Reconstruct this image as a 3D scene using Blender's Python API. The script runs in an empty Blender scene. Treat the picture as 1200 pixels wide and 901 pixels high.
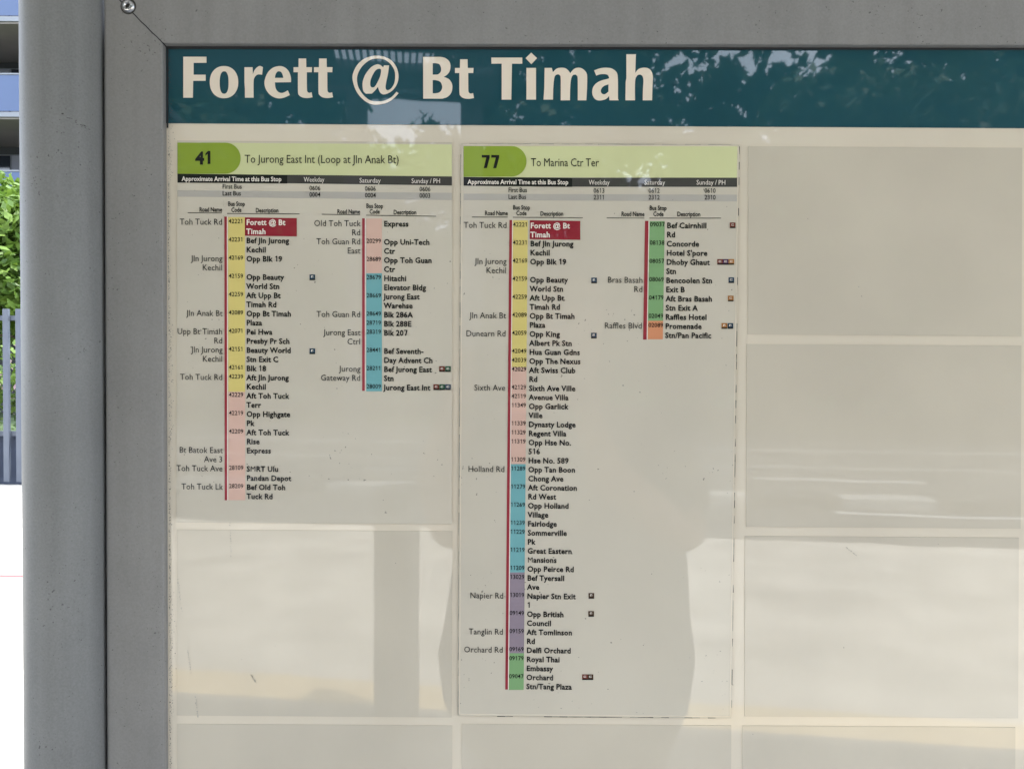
import bpy, bmesh, math, random
from mathutils import Vector, Matrix, Euler

random.seed(7)
S = bpy.context.scene
COL = S.collection
PI = math.pi

# ------------------------------------------------------------ camera
CAM_D, CAM_H, FPX = 0.571, 1.5, 870.0
cam = bpy.data.cameras.new('camera')
cam.sensor_width = 36; cam.lens = FPX / 1200 * 36
cam.clip_start = 0.005; cam.clip_end = 2000
camo = bpy.data.objects.new('camera', cam); COL.objects.link(camo)
CM = Matrix.Rotation(math.radians(0.66), 4, 'Z') @ Matrix.Rotation(math.radians(90 - 1.2), 4, 'X') @ Matrix.Rotation(math.radians(0.40), 4, 'Z')
camo.matrix_world = Matrix.Translation((0, -CAM_D, CAM_H)) @ CM
S.camera = camo
CO = Vector((0, -CAM_D, CAM_H))

# ------------------------------------------------------------ world, sun, exposure
SUN_EL, SUN_AZ = math.radians(66), math.radians(62)     # azimuth clockwise from +Y
w = bpy.data.worlds.new('World'); S.world = w; w.use_nodes = True
wn = w.node_tree.nodes; wl = w.node_tree.links
bg = wn['Background']; sky = wn.new('ShaderNodeTexSky'); sky.sky_type = 'NISHITA'; sky.sun_disc = False
sky.sun_elevation = SUN_EL; sky.sun_rotation = SUN_AZ
sky.dust_density = 2.5; sky.air_density = 1.0
# thin bright cloud over the whole sky
wtc = wn.new('ShaderNodeTexCoord'); wno = wn.new('ShaderNodeTexNoise'); wno.inputs['Scale'].default_value = 2.2; wno.inputs['Detail'].default_value = 7
wmr = wn.new('ShaderNodeMapRange'); wmr.inputs[1].default_value = 0.30; wmr.inputs[2].default_value = 0.62; wmr.inputs[3].default_value = 0.25; wmr.inputs[4].default_value = 0.95
wmx = wn.new('ShaderNodeMix'); wmx.data_type = 'RGBA'; wmx.inputs[7].default_value = (21.5, 23.8, 28.0, 1)
wl.new(wtc.outputs['Generated'], wno.inputs['Vector']); wl.new(wno.outputs['Fac'], wmr.inputs[0]); wl.new(wmr.outputs[0], wmx.inputs[0])
wl.new(sky.outputs[0], wmx.inputs[6]); wl.new(wmx.outputs[2], bg.inputs[0]); bg.inputs[1].default_value = 0.15
sl = bpy.data.lights.new('sun', 'SUN'); sl.energy = 4.8; sl.angle = math.radians(0.55); sl.color = (1, 0.95, 0.87)
so = bpy.data.objects.new('sun', sl); COL.objects.link(so)
sd = Vector((math.sin(SUN_AZ) * math.cos(SUN_EL), math.cos(SUN_AZ) * math.cos(SUN_EL), math.sin(SUN_EL)))
so.rotation_euler = sd.to_track_quat('Z', 'Y').to_euler(); so.location = (0, 0, 30)
S.view_settings.view_transform = 'Standard'; S.view_settings.look = 'None'
S.view_settings.exposure = 0.68; S.view_settings.gamma = 1
S.view_settings.use_curve_mapping = False
S.cycles.max_bounces = 8; S.cycles.diffuse_bounces = 5; S.cycles.glossy_bounces = 3
S.cycles.use_denoising = True

# ------------------------------------------------------------ helpers
def P(px, py, y=0.0):
    """a measured point of the photograph -> point on the vertical plane Y = y"""
    d = CM.to_3x3() @ Vector(((px - 600) / FPX, -(py - 450.5) / FPX, -1))
    t = (y - CO.y) / d.y
    return CO + d * t
def px2m(n=1.0): return n * CAM_D / FPX

def link(o, parent=None):
    COL.objects.link(o)
    if parent is not None: o.parent = parent
    return o
def mobj(name, verts, faces, mat=None, parent=None, smooth=False, mats=None, fm=None):
    me = bpy.data.meshes.new(name); me.from_pydata([tuple(v) for v in verts], [], faces)
    for m in (mats or ([mat] if mat else [])): me.materials.append(m)
    if fm: me.polygons.foreach_set('material_index', fm)
    if smooth: me.polygons.foreach_set('use_smooth', [True] * len(me.polygons))
    me.update()
    return link(bpy.data.objects.new(name, me), parent)
def bobj(name, bm, mat, parent=None, smooth=False, mats=None):
    me = bpy.data.meshes.new(name); bm.to_mesh(me); bm.free()
    for m in (mats or [mat]): me.materials.append(m)
    if smooth: me.polygons.foreach_set('use_smooth', [True] * len(me.polygons))
    return link(bpy.data.objects.new(name, me), parent)
def tag(o, label=None, cat=None, group=None, kind=None):
    if label: o['label'] = label
    if cat: o['category'] = cat
    if group: o['group'] = group
    if kind: o['kind'] = kind
    return o
def empty(name, loc=(0, 0, 0), rz=0):
    o = bpy.data.objects.new(name, None); o.empty_display_size = 0.1; o.location = loc; o.rotation_euler.z = rz
    return link(o)
def box(bm, x0, x1, y0, y1, z0, z1, bevel=0, M=None):
    r = bmesh.ops.create_cube(bm, size=1)
    vs = r['verts']
    bmesh.ops.scale(bm, verts=vs, vec=(x1 - x0, y1 - y0, z1 - z0))
    bmesh.ops.translate(bm, verts=vs, vec=((x0 + x1) / 2, (y0 + y1) / 2, (z0 + z1) / 2))
    if bevel:
        es = list({e for v in vs for e in v.link_edges})
        rb = bmesh.ops.bevel(bm, geom=es, offset=bevel, segments=2, affect='EDGES', profile=0.5)
        vs = list({v for f in rb['faces'] for v in f.verts} | {v for v in vs if v.is_valid})
    if M is not None: bmesh.ops.transform(bm, matrix=M, verts=vs)
def boxobj(name, x0, x1, y0, y1, z0, z1, mat, parent=None, bevel=0):
    bm = bmesh.new(); box(bm, x0, x1, y0, y1, z0, z1, bevel)
    return bobj(name, bm, mat, parent)
def tube(bm, a, b, r0, r1=None, n=12):
    a, b = Vector(a), Vector(b); r1 = r0 if r1 is None else r1
    d = b - a
    M = Matrix.Translation((a + b) / 2) @ d.to_track_quat('Z', 'Y').to_matrix().to_4x4()
    bmesh.ops.create_cone(bm, cap_ends=True, segments=n, radius1=r0, radius2=r1, depth=d.length, matrix=M)

# ------------------------------------------------------------ materials
def newmat(name):
    m = bpy.data.materials.new(name); m.use_nodes = True
    return m, m.node_tree.nodes, m.node_tree.links, m.node_tree.nodes['Principled BSDF']
def rgb(r, g, b, k=1.0):
    f = lambda c: (c / 255 / 12.92 if c <= 10 else ((c / 255 + 0.055) / 1.055) ** 2.4) * k
    return (f(r), f(g), f(b), 1)
def mat(name, col, rough=0.5, var=0.12, scale=8, bump=0.0, bscale=60, coat=0, metal=0, detail=4, coatr=0.02, wave=0.0, specks=0.0, spscale=220, spec=0.5, streak=0.0):
    m, N, L, b = newmat(name)
    col = tuple(col[:3]) + (1,)
    tc = N.new('ShaderNodeTexCoord')
    nz = N.new('ShaderNodeTexNoise'); nz.inputs['Scale'].default_value = scale; nz.inputs['Detail'].default_value = detail
    L.new(tc.outputs['Object'], nz.inputs['Vector'])
    mx = N.new('ShaderNodeMix'); mx.data_type = 'RGBA'
    mx.inputs[6].default_value = tuple(c * (1 - var) for c in col[:3]) + (1,)
    mx.inputs[7].default_value = tuple(min(1, c * (1 + var)) for c in col[:3]) + (1,)
    nm = N.new('ShaderNodeMapRange'); nm.inputs[1].default_value = 0.32; nm.inputs[2].default_value = 0.68
    L.new(nz.outputs['Fac'], nm.inputs[0]); L.new(nm.outputs[0], mx.inputs[0])
    out = mx.outputs[2]
    if streak:
        mp = N.new('ShaderNodeMapping'); mp.inputs['Scale'].default_value = (1, 1, 0.05); L.new(tc.outputs['Object'], mp.inputs['Vector'])
        ns = N.new('ShaderNodeTexNoise'); ns.inputs['Scale'].default_value = 70; ns.inputs['Detail'].default_value = 6; L.new(mp.outputs[0], ns.inputs['Vector'])
        ng = N.new('ShaderNodeTexNoise'); ng.inputs['Scale'].default_value = 700; ng.inputs['Detail'].default_value = 3; L.new(tc.outputs['Object'], ng.inputs['Vector'])
        am = N.new('ShaderNodeMath'); am.operation = 'ADD'; L.new(ns.outputs['Fac'], am.inputs[0]); L.new(ng.outputs['Fac'], am.inputs[1])
        mg = N.new('ShaderNodeMapRange'); mg.inputs[1].default_value = 0.7; mg.inputs[2].default_value = 1.3; mg.inputs[3].default_value = 1 - streak; mg.inputs[4].default_value = 1 + streak; L.new(am.outputs[0], mg.inputs[0])
        vm = N.new('ShaderNodeVectorMath'); vm.operation = 'SCALE'; L.new(out, vm.inputs[0]); L.new(mg.outputs[0], vm.inputs['Scale']); out = vm.outputs[0]
    if specks > 0:
        n2 = N.new('ShaderNodeTexNoise'); n2.inputs['Scale'].default_value = spscale; n2.inputs['Detail'].default_value = 1
        L.new(tc.outputs['Object'], n2.inputs['Vector'])
        n3 = N.new('ShaderNodeTexNoise'); n3.inputs['Scale'].default_value = spscale / 20; n3.inputs['Detail'].default_value = 2
        L.new(tc.outputs['Object'], n3.inputs['Vector'])
        ad = N.new('ShaderNodeMath'); ad.operation = 'MULTIPLY_ADD'; ad.inputs[1].default_value = 0.35
        L.new(n3.outputs['Fac'], ad.inputs[0]); L.new(n2.outputs['Fac'], ad.inputs[2])
        mr = N.new('ShaderNodeMapRange'); mr.inputs[1].default_value = 0.965 - 0.04 * specks; mr.inputs[2].default_value = 1.0 - 0.04 * specks
        L.new(ad.outputs[0], mr.inputs[0])
        m2 = N.new('ShaderNodeMix'); m2.data_type = 'RGBA'; m2.inputs[7].default_value = tuple(c * 0.45 for c in col[:3]) + (1,)
        L.new(mr.outputs[0], m2.inputs[0]); L.new(out, m2.inputs[6]); out = m2.outputs[2]
    L.new(out, b.inputs['Base Color'])
    b.inputs['Roughness'].default_value = rough; b.inputs['Metallic'].default_value = metal
    b.inputs['Specular IOR Level'].default_value = spec
    b.inputs['Coat Weight'].default_value = coat; b.inputs['Coat Roughness'].default_value = coatr; b.inputs['Coat IOR'].default_value = 1.58
    if bump:
        nb = N.new('ShaderNodeTexNoise'); nb.inputs['Scale'].default_value = bscale; nb.inputs['Detail'].default_value = 5
        L.new(tc.outputs['Object'], nb.inputs['Vector'])
        bp = N.new('ShaderNodeBump'); bp.inputs['Strength'].default_value = bump; bp.inputs['Distance'].default_value = 0.3 / bscale
        L.new(nb.outputs['Fac'], bp.inputs['Height']); L.new(bp.outputs[0], b.inputs['Normal'])
    if coat and wave:
        nb = N.new('ShaderNodeTexNoise'); nb.inputs['Scale'].default_value = 9; nb.inputs['Detail'].default_value = 2
        L.new(tc.outputs['Object'], nb.inputs['Vector'])
        bp = N.new('ShaderNodeBump'); bp.inputs['Strength'].default_value = wave; bp.inputs['Distance'].default_value = 0.002
        L.new(nb.outputs['Fac'], bp.inputs['Height']); L.new(bp.outputs[0], b.inputs['Coat Normal'])
    return m
KA = 1.30        # photograph value under the roof -> surface albedo
def pr(name, r, g, b, **k):          # print under clear gloss laminate
    c = rgb(r, g, b); c = tuple(max(0.014, (x - 0.008) * KA * w_) for x, w_ in zip(c[:3], (0.99, 0.935, 0.875)))
    kw = dict(rough=0.6, var=0.035, scale=5, coat=1.0, coatr=0.02, wave=0.05, spec=0.1, detail=6); kw.update(k)
    return mat(name, c, **kw)
M = {}
M['board'] = pr('board cream laminate', 200, 196, 184, specks=0, spscale=120, var=0.045, scale=7, detail=9)
M['sleeve'] = pr('sleeve clear plastic', 184, 181, 170, specks=0, var=0.065, scale=7, detail=10, coatr=0.022)
M['paper'] = pr('route sheet paper', 187, 185, 175, specks=0.1, spscale=400, var=0.055, scale=7, detail=10)
M['teal'] = pr('teal print', 12, 74, 86, var=0.08, scale=6)
M['letter'] = pr('letter white', 214, 208, 196, var=0.04)
M['lime'] = pr('lime tab print', 130, 154, 62, var=0.06)
M['palegreen'] = pr('pale green print', 192, 200, 158, var=0.05)
M['black'] = pr('black ink', 26, 26, 30)
M['blackbar'] = pr('black bar print', 30, 30, 33)
M['greybar'] = pr('dark grey bar print', 68, 68, 68)
M['greyrow'] = pr('grey row print', 166, 166, 163)
M['white'] = pr('white ink', 214, 212, 208)
M['red'] = pr('red line print', 142, 56, 66, var=0.08)
M['maroon'] = pr('maroon box print', 134, 46, 58)
M['yellow'] = pr('yellow code print', 200, 190, 122)
M['pink'] = pr('pink code print', 198, 171, 161)
M['blue'] = pr('blue code print', 108, 163, 172)
M['green'] = pr('green code print', 120, 160, 116)
M['purple'] = pr('purple code print', 136, 128, 142)
M['orange'] = pr('orange code print', 196, 138, 106)
M['i_red'] = pr('icon red', 104, 58, 50); M['i_green'] = pr('icon green', 48, 84, 66); M['i_blue'] = pr('icon blue', 44, 66, 86)
M['i_brown'] = pr('icon brown', 74, 58, 44); M['i_orange'] = pr('icon orange', 150, 108, 66); M['i_purple'] = pr('icon purple', 78, 56, 84)
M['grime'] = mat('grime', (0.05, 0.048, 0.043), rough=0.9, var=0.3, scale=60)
M['grimelight'] = mat('light grime', (0.30, 0.29, 0.26), rough=0.8, var=0.3, scale=60)
M['frame'] = mat('grey powder coat frame', streak=0.10, col=rgb(130, 129, 127, 1.08), rough=0.48, var=0.045, scale=22, bump=0.10, bscale=900, specks=0.8, spscale=520, detail=8)
M['post'] = mat('grey painted steel post', streak=0.14, col=rgb(120, 121, 120, 1.10), rough=0.55, var=0.06, scale=12, bump=0.12, bscale=700, specks=0.8, spscale=480, detail=8)
M['steel'] = mat('screw steel', (0.55, 0.55, 0.55), rough=0.25, metal=1, var=0.1, scale=300, bump=0.2, bscale=900)
M['darkgap'] = mat('dark gap colour', (0.02, 0.022, 0.025), rough=0.8)  # for joints, recesses and strips coloured dark in place of shade
M['concrete'] = mat('sunlit pale concrete', (0.66, 0.615, 0.53), rough=0.85, var=0.24, scale=2.2, bump=0.25, bscale=40, specks=0.4, spscale=12, detail=9)
M['floor'] = mat('grey floor tiles', (0.24, 0.235, 0.22), rough=0.7, var=0.15, scale=2, bump=0.2, bscale=50)
M['asphalt'] = mat('asphalt', (0.055, 0.056, 0.058), rough=0.9, var=0.25, scale=1.2, bump=0.5, bscale=90)
M['roadwhite'] = mat('white road paint', (0.72, 0.72, 0.70), rough=0.7, var=0.15, scale=6)
M['kerbwhite'] = mat('white kerb paint', (0.42, 0.42, 0.40), rough=0.75, var=0.15, scale=5)
M['kerbblack'] = mat('black kerb paint', (0.04, 0.04, 0.04), rough=0.75, var=0.2, scale=5)
M['yellowband'] = mat('pale yellow tactile strip', (0.74, 0.56, 0.30), rough=0.8, var=0.12, scale=5)
M['redpaint'] = mat('red line paint', (0.55, 0.08, 0.08), rough=0.7, var=0.15, scale=5)
M['grass'] = mat('grass ground', (0.045, 0.075, 0.022), rough=0.95, var=0.35, scale=0.8, bump=0.6, bscale=25)
M['roof'] = mat('shelter roof paint', (0.34, 0.35, 0.36), rough=0.6, var=0.06, scale=3)
M['darkroof'] = mat('dark canopy paint', (0.10, 0.11, 0.12), rough=0.6, var=0.1, scale=3)
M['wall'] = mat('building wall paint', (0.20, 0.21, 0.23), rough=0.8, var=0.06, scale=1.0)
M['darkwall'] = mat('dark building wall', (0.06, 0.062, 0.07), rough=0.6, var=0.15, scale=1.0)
M['soffit'] = mat('balcony soffit', (0.20, 0.18, 0.16), rough=0.8, var=0.08, scale=1.0)
M['curtain'] = mat('grey curtain', (0.30, 0.30, 0.34), rough=0.8, var=0.1, scale=1.0)
m, N, L, b = newmat('blue balcony glass')
b.inputs['Base Color'].default_value = (0.045, 0.078, 0.165, 1); b.inputs['Roughness'].default_value = 0.08; b.inputs['Specular IOR Level'].default_value = 0.35
M['bglass'] = m
M['wglass'] = mat('dark window glass', (0.02, 0.025, 0.04), rough=0.06, var=0.1, scale=1, spec=0.8)
M['fence'] = mat('blue grey fence paint', (0.075, 0.088, 0.115), rough=0.5, var=0.08, scale=5)
M['planter'] = mat('dark blue grey planter', (0.045, 0.06, 0.10), rough=0.6, var=0.15, scale=3)
M['bark'] = mat('tree bark', (0.10, 0.075, 0.05), rough=0.95, var=0.35, scale=9, bump=0.8, bscale=20)
M['binbody'] = mat('grey litter bin paint', (0.10, 0.105, 0.11), rough=0.5, var=0.1, scale=5)
M['binlid'] = mat('dark litter bin lid', (0.03, 0.03, 0.033), rough=0.4, var=0.1, scale=5)
M['skin'] = mat('skin', (0.42, 0.25, 0.17), rough=0.55, var=0.07, scale=20)
M['shirt'] = mat('dark shirt cloth', (0.035, 0.04, 0.05), rough=0.9, var=0.2, scale=30, bump=0.3, bscale=200)
M['trouser'] = mat('dark trouser cloth', (0.03, 0.032, 0.045), rough=0.9, var=0.2, scale=30, bump=0.3, bscale=200)
M['hair'] = mat('black hair', (0.012, 0.010, 0.009), rough=0.6, var=0.3, scale=60)
M['shoe'] = mat('white shoe', (0.5, 0.5, 0.5), rough=0.6)
M['eye'] = mat('eye', (0.02, 0.015, 0.01), rough=0.1)
M['lips'] = mat('lips', (0.35, 0.13, 0.10), rough=0.5)
M['phone'] = mat('black phone', (0.012, 0.012, 0.014), rough=0.15, var=0.05)
M['lens'] = mat('phone lens', (0.005, 0.005, 0.01), rough=0.03)
def leafmat(name, a, bcol):
    m, N, L, b = newmat(name)
    ge = N.new('ShaderNodeNewGeometry'); tc = N.new('ShaderNodeTexCoord')
    nz = N.new('ShaderNodeTexNoise'); nz.inputs['Scale'].default_value = 1.7
    L.new(tc.outputs['Object'], nz.inputs['Vector'])
    ad = N.new('ShaderNodeMath'); ad.operation = 'MULTIPLY_ADD'; ad.inputs[1].default_value = 0.5
    L.new(ge.outputs['Random Per Island'], ad.inputs[0]); 
    sb = N.new('ShaderNodeMath'); sb.operation = 'SUBTRACT'; sb.inputs[1].default_value = 0.25; L.new(nz.outputs['Fac'], sb.inputs[0]); L.new(sb.outputs[0], ad.inputs[2])
    mx = N.new('ShaderNodeMix'); mx.data_type = 'RGBA'; mx.inputs[6].default_value = a + (1,); mx.inputs[7].default_value = bcol + (1,)
    L.new(ad.outputs[0], mx.inputs[0]); L.new(mx.outputs[2], b.inputs['Base Color'])
    b.inputs['Roughness'].default_value = 0.5
    tr = N.new('ShaderNodeBsdfTranslucent'); L.new(mx.outputs[2], tr.inputs['Color'])
    ms = N.new('ShaderNodeMixShader'); ms.inputs[0].default_value = 0.3
    L.new(b.outputs[0], ms.inputs[1]); L.new(tr.outputs[0], ms.inputs[2]); L.new(ms.outputs[0], N['Material Output'].inputs['Surface'])
    return m
M['leafdark'] = leafmat('dark leaves', (0.022, 0.05, 0.012), (0.08, 0.14, 0.035))
M['leafbright'] = leafmat('bright leaves', (0.06, 0.13, 0.02), (0.18, 0.28, 0.04))
M['flower'] = leafmat('pale pink flowers', (0.5, 0.25, 0.33), (0.7, 0.6, 0.6))

# ------------------------------------------------------------ ground and road (platform edge runs 7 degrees skew to the board)
PH = math.radians(7.0)
U = Vector((math.cos(PH), math.sin(PH), 0)); V = Vector((math.sin(PH), -math.cos(PH), 0))
def uv(u, v, z=0.0):      # u along the street, v away from the board
    return U * u + V * v + Vector((0, 0, z))
def strip(name, u0, u1, v0, v1, z, m, thick=0.0, parent=None, n=1):
    vs = []; fs = []
    zs = [z] if not thick else [z, z - thick]
    for zz in zs:
        vs += [uv(u0, v0, zz), uv(u1, v0, zz), uv(u1, v1, zz), uv(u0, v1, zz)]
    fs = [(3, 2, 1, 0)]
    if thick: fs += [(4, 5, 6, 7), (0, 1, 5, 4), (1, 2, 6, 5), (2, 3, 7, 6), (3, 0, 4, 7)]
    return mobj(name, vs, fs, m, parent)
g = mobj('ground', [(-600, -600, -0.16), (600, -600, -0.16), (600, 600, -0.16), (-600, 600, -0.16)], [(0, 1, 2, 3)], M['grass']); tag(g, kind='structure')
g = strip('shelter_floor', -26, 26, -1.2, 2.60, 0.0, M['floor'], 0.15); tag(g, kind='structure')
g = strip('pavement', -26, 26, 2.84, 6.22, 0.0, M['concrete'], 0.15); tag(g, kind='structure')
g = strip('tactile_paving', -26, 26, 2.60, 2.84, 0.0, M['yellowband'], 0.15); tag(g, kind='structure')
g = strip('plaza_paving', -26, 26, -12.0, -1.2, 0.0, M['concrete'], 0.15); tag(g, kind='structure')
g = strip('road', -90, 90, 6.22, 20.5, -0.12, M['asphalt']); tag(g, kind='structure')
g = strip('far_verge', -90, 90, 20.5, 60, 0.0, M['grass'], 0.15); tag(g, kind='structure')
for i, (v0, v1, u0, u1) in enumerate([(8.22, 8.32, 2.6, 40), (8.22, 8.32, -40, -6), (15.2, 15.35, -60, 60), (10.9, 11.05, 2.2, 4.6), (10.9, 11.05, 7, 9.4), (10.9, 11.05, -4, -1.6), (12.4, 12.5, -50, 50)]):
    g = strip('road_line', u0, u1, v0, v1, -0.116, M['roadwhite']); tag(g, kind='structure')
kb = tag(empty('divider_kerb', uv(0, 8.6, 0)), kind='structure')
for k in range(-14, 20):
    u0 = 2.77 + k * 1.06
    o = strip('kerb_block', u0 + 0.008, u0 + 1.05, 8.55 , 8.95, -0.0, M['kerbwhite' if k % 2 == 0 else 'kerbblack'], 0.12)
    o.parent = kb; o.matrix_parent_inverse = Matrix.Translation(uv(0, 8.6, 0)).inverted()
g = mobj('painted_red_line', [(-12, 4.62, 0.004), (-3.0, 4.62, 0.004), (-3.0, 4.67, 0.004), (-12, 4.67, 0.004)], [(0, 1, 2, 3)], M['redpaint']); tag(g, kind='structure')

# ------------------------------------------------------------ bus shelter
sh = tag(empty('bus_shelter_roof', (0, -0.5, 2.9)), 'flat grey bus shelter roof above the framed route board', 'roof')
def R_(u0, u1, v0, v1, z0, z1, name, m, par, off):
    vs = [uv(u, v, z) - Vector(off) for z in (z0, z1) for (u, v) in ((u0, v0), (u1, v0), (u1, v1), (u0, v1))]
    fs = [(0, 1, 2, 3), (7, 6, 5, 4), (0, 4, 5, 1), (1, 5, 6, 2), (2, 6, 7, 3), (3, 7, 4, 0)]
    return mobj(name, vs, fs, m, par)
o5 = (0, -0.5, 2.9)
R_(-5.2, 5.2, -0.75, 1.98, 2.96, 3.06, 'roof_slab', M['roof'], sh, o5)
R_(-5.25, 5.25, 1.983, 2.05, 2.90, 3.10, 'fascia', M['roof'], sh, o5)
R_(-5.25, 5.25, -0.82, -0.753, 2.90, 3.10, 'fascia', M['roof'], sh, o5)
for u in (-4.2, -2.1, 0.0, 2.1, 4.2):
    R_(u - 0.04, u + 0.04, -0.7, 1.93, 2.87, 2.957, 'beam', M['roof'], sh, o5)

pl = P(72, 450, -0.02 + 0.05)
def post(px, label):
    bm = bmesh.new()
    bmesh.ops.create_cone(bm, cap_ends=True, segments=64, radius1=0.0287, radius2=0.0287, depth=2.87, matrix=Matrix.Translation((0, 0, 1.435)))
    e = tag(empty('steel_post', (px, -0.005, 0)), label, 'post', 'round steel posts carrying the route board')
    bobj('pole', bm, M['post'], e, smooth=False)
    me = e.children[0].data
    me.polygons.foreach_set('use_smooth', [len(p.vertices) == 4 for p in me.polygons])
    boxobj('base_plate', -0.09, 0.09, -0.09, 0.09, 0, 0.012, M['post'], e, 0.002)
    return e
XPOST = -0.3492
pst = post(XPOST, 'round grey steel post directly left of the framed route board')

# ------------------------------------------------------------ glyphs
GL = {}
def glyph_cache(bold):
    if bold in GL: return GL[bold]
    cu = bpy.data.curves.new('tmp', 'FONT'); ob = bpy.data.objects.new('tmp', cu); COL.objects.link(ob)
    cu.resolution_u = 2; cu.offset = bold
    d = {}
    def get(s):
        cu.body = s; bpy.context.view_layer.update()
        dg = bpy.context.evaluated_depsgraph_get(); oe = ob.evaluated_get(dg); me = oe.to_mesh()
        v = [tuple(x.co[:2]) for x in me.vertices]; f = [tuple(p.vertices) for p in me.polygons]
        oe.to_mesh_clear(); return v, f
    def width(s):
        v, f = get(s); xs = [a[0] for a in v]; return max(xs) - min(xs)
    base = width('HH')
    for c in sorted(set("ABCDEFGHIJKLMNOPQRSTUVWXYZabcdefghijklmnopqrstuvwxyz0123456789@()/'.-")):
        v, f = get(c); d[c] = (v, f, width('H' + c + 'H') - base)
    v, f = get('H'); d['cap'] = max(a[1] for a in v) - min(a[1] for a in v); d[' '] = ([], [], 0.25)
    cu.offset = 0.0; v, f = get('M'); d['M'] = (v, f, d['M'][2])
    # plain upright figures one and seven
    ch = d['cap']; st = ch * (0.13 + bold * 1.6)
    d['7'] = ([(.06 * ch, ch), (.06 * ch, ch - st), (.66 * ch - st * 1.25, ch - st), (.22 * ch, 0), (.22 * ch + st * 1.2, 0), (.68 * ch, ch - st * 0.9), (.68 * ch, ch)], [(0, 1, 2, 5, 6), (2, 3, 4, 5)], 0.74 * ch)
    ch = d['cap']; st = ch * (0.125 + bold * 2.2); x1_ = ch * 0.40 + st / 2; x0_ = x1_ - st
    d['1'] = ([(x0_, 0), (x1_, 0), (x1_, ch), (x1_ - st * 0.85, ch), (ch * 0.12, ch * 0.80), (ch * 0.12, ch * 0.80 - st * 0.8), (x0_, ch * 0.86 - st * 0.35)], [(0, 1, 2, 3, 6), (3, 4, 5, 6)], d['0'][2])
    bpy.data.objects.remove(ob); bpy.data.curves.remove(cu); GL[bold] = d
    return d
def text(name, s, px, py, h, mt, parent, y, bold=0.0, cond=0.80, align='L', track=0.0, fitw=None):
    """s printed with cap height h (photo px), baseline at py, at px (left, centre or right)"""
    d = glyph_cache(bold); sc = px2m(h) / d['cap']
    W = sum(d[c][2] + track for c in s)
    if fitw: cond = px2m(fitw) / (W * sc)
    p = P(px, py, y); x = p.x - {'L': 0, 'C': 0.5, 'R': 1}[align] * W * sc * cond
    vs, fs = [], []
    for c in s:
        v, f, a = d[c]; o = len(vs)
        vs += [(x + q[0] * sc * cond, y, p.z + q[1] * sc) for q in v]
        fs += [tuple(i + o for i in t) for t in f]
        x += (a + track) * sc * cond
    ob = mobj(name, vs, fs, mt, None)
    if parent is not None:
        ob.parent = parent; ob.matrix_parent_inverse = Matrix.Translation(parent.location).inverted()
    return ob
def quad(name, pts, mt, parent, y, thick=0.0002):
    q = [P(a, b, y) for a, b in pts]
    vs = [tuple(v) for v in q] + [(v.x, y + thick, v.z) for v in q]
    fs = [(3, 2, 1, 0), (0, 1, 5, 4), (1, 2, 6, 5), (2, 3, 7, 6), (3, 0, 4, 7)]
    ob = mobj(name, vs, fs, mt)
    ob.parent = parent; ob.matrix_parent_inverse = Matrix.Translation(parent.location).inverted()
    return ob
def rect(name, x0, y0, x1, y1, mt, parent, y, thick=0.0002, sl=0.0):
    return quad(name, [(x0, y0), (x1, y0 + sl * (x1 - x0)), (x1, y1 + sl * (x1 - x0)), (x0, y1)], mt, parent, y, thick)
def smooth_loop(pts):
    n = len(pts); out = []
    P3 = [(p[0], p[1], len(p) > 2) for p in pts]
    for i in range(n):
        p0, p1, p2, p3 = P3[i - 1], P3[i], P3[(i + 1) % n], P3[(i + 2) % n]
        if p1[2] and p2[2]: out.append(p1[:2]); continue
        a = p1 if p1[2] else p0; dd = p2 if p2[2] else p3
        K = 5
        for k in range(K):
            t = k / K; t2 = t * t; t3 = t2 * t; r = []
            for j in (0, 1):
                r.append(0.5 * (2 * p1[j] + (p2[j] - a[j]) * t + (2 * a[j] - 5 * p1[j] + 4 * p2[j] - dd[j]) * t2 + (3 * p1[j] - a[j] - 3 * p2[j] + dd[j]) * t3))
            out.append(tuple(r))
    return out
def outline(name, loops, mt, parent, y, ext=0.0001):
    cu = bpy.data.curves.new('tmp', 'CURVE'); cu.dimensions = '2D'; cu.fill_mode = 'BOTH'; cu.extrude = ext
    for lp in loops:
        sp = cu.splines.new('POLY'); sp.points.add(len(lp) - 1); sp.use_cyclic_u = True
        for i, (a, b) in enumerate(lp):
            q = P(a, b, y); sp.points[i].co = (q.x, q.z, 0, 1)
    ob = bpy.data.objects.new('tmp', cu); COL.objects.link(ob); bpy.context.view_layer.update()
    dg = bpy.context.evaluated_depsgraph_get(); me = bpy.data.meshes.new_from_object(ob.evaluated_get(dg))
    bpy.data.objects.remove(ob); bpy.data.curves.remove(cu)
    me.transform(Matrix.Translation((0, y, 0)) @ Matrix.Rotation(PI / 2, 4, 'X'))
    me.materials.clear(); me.materials.append(mt); me.name = name
    o = bpy.data.objects.new(name, me); COL.objects.link(o)
    o.parent = parent; o.matrix_parent_inverse = Matrix.Translation(parent.location).inverted()
    return o

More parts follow.
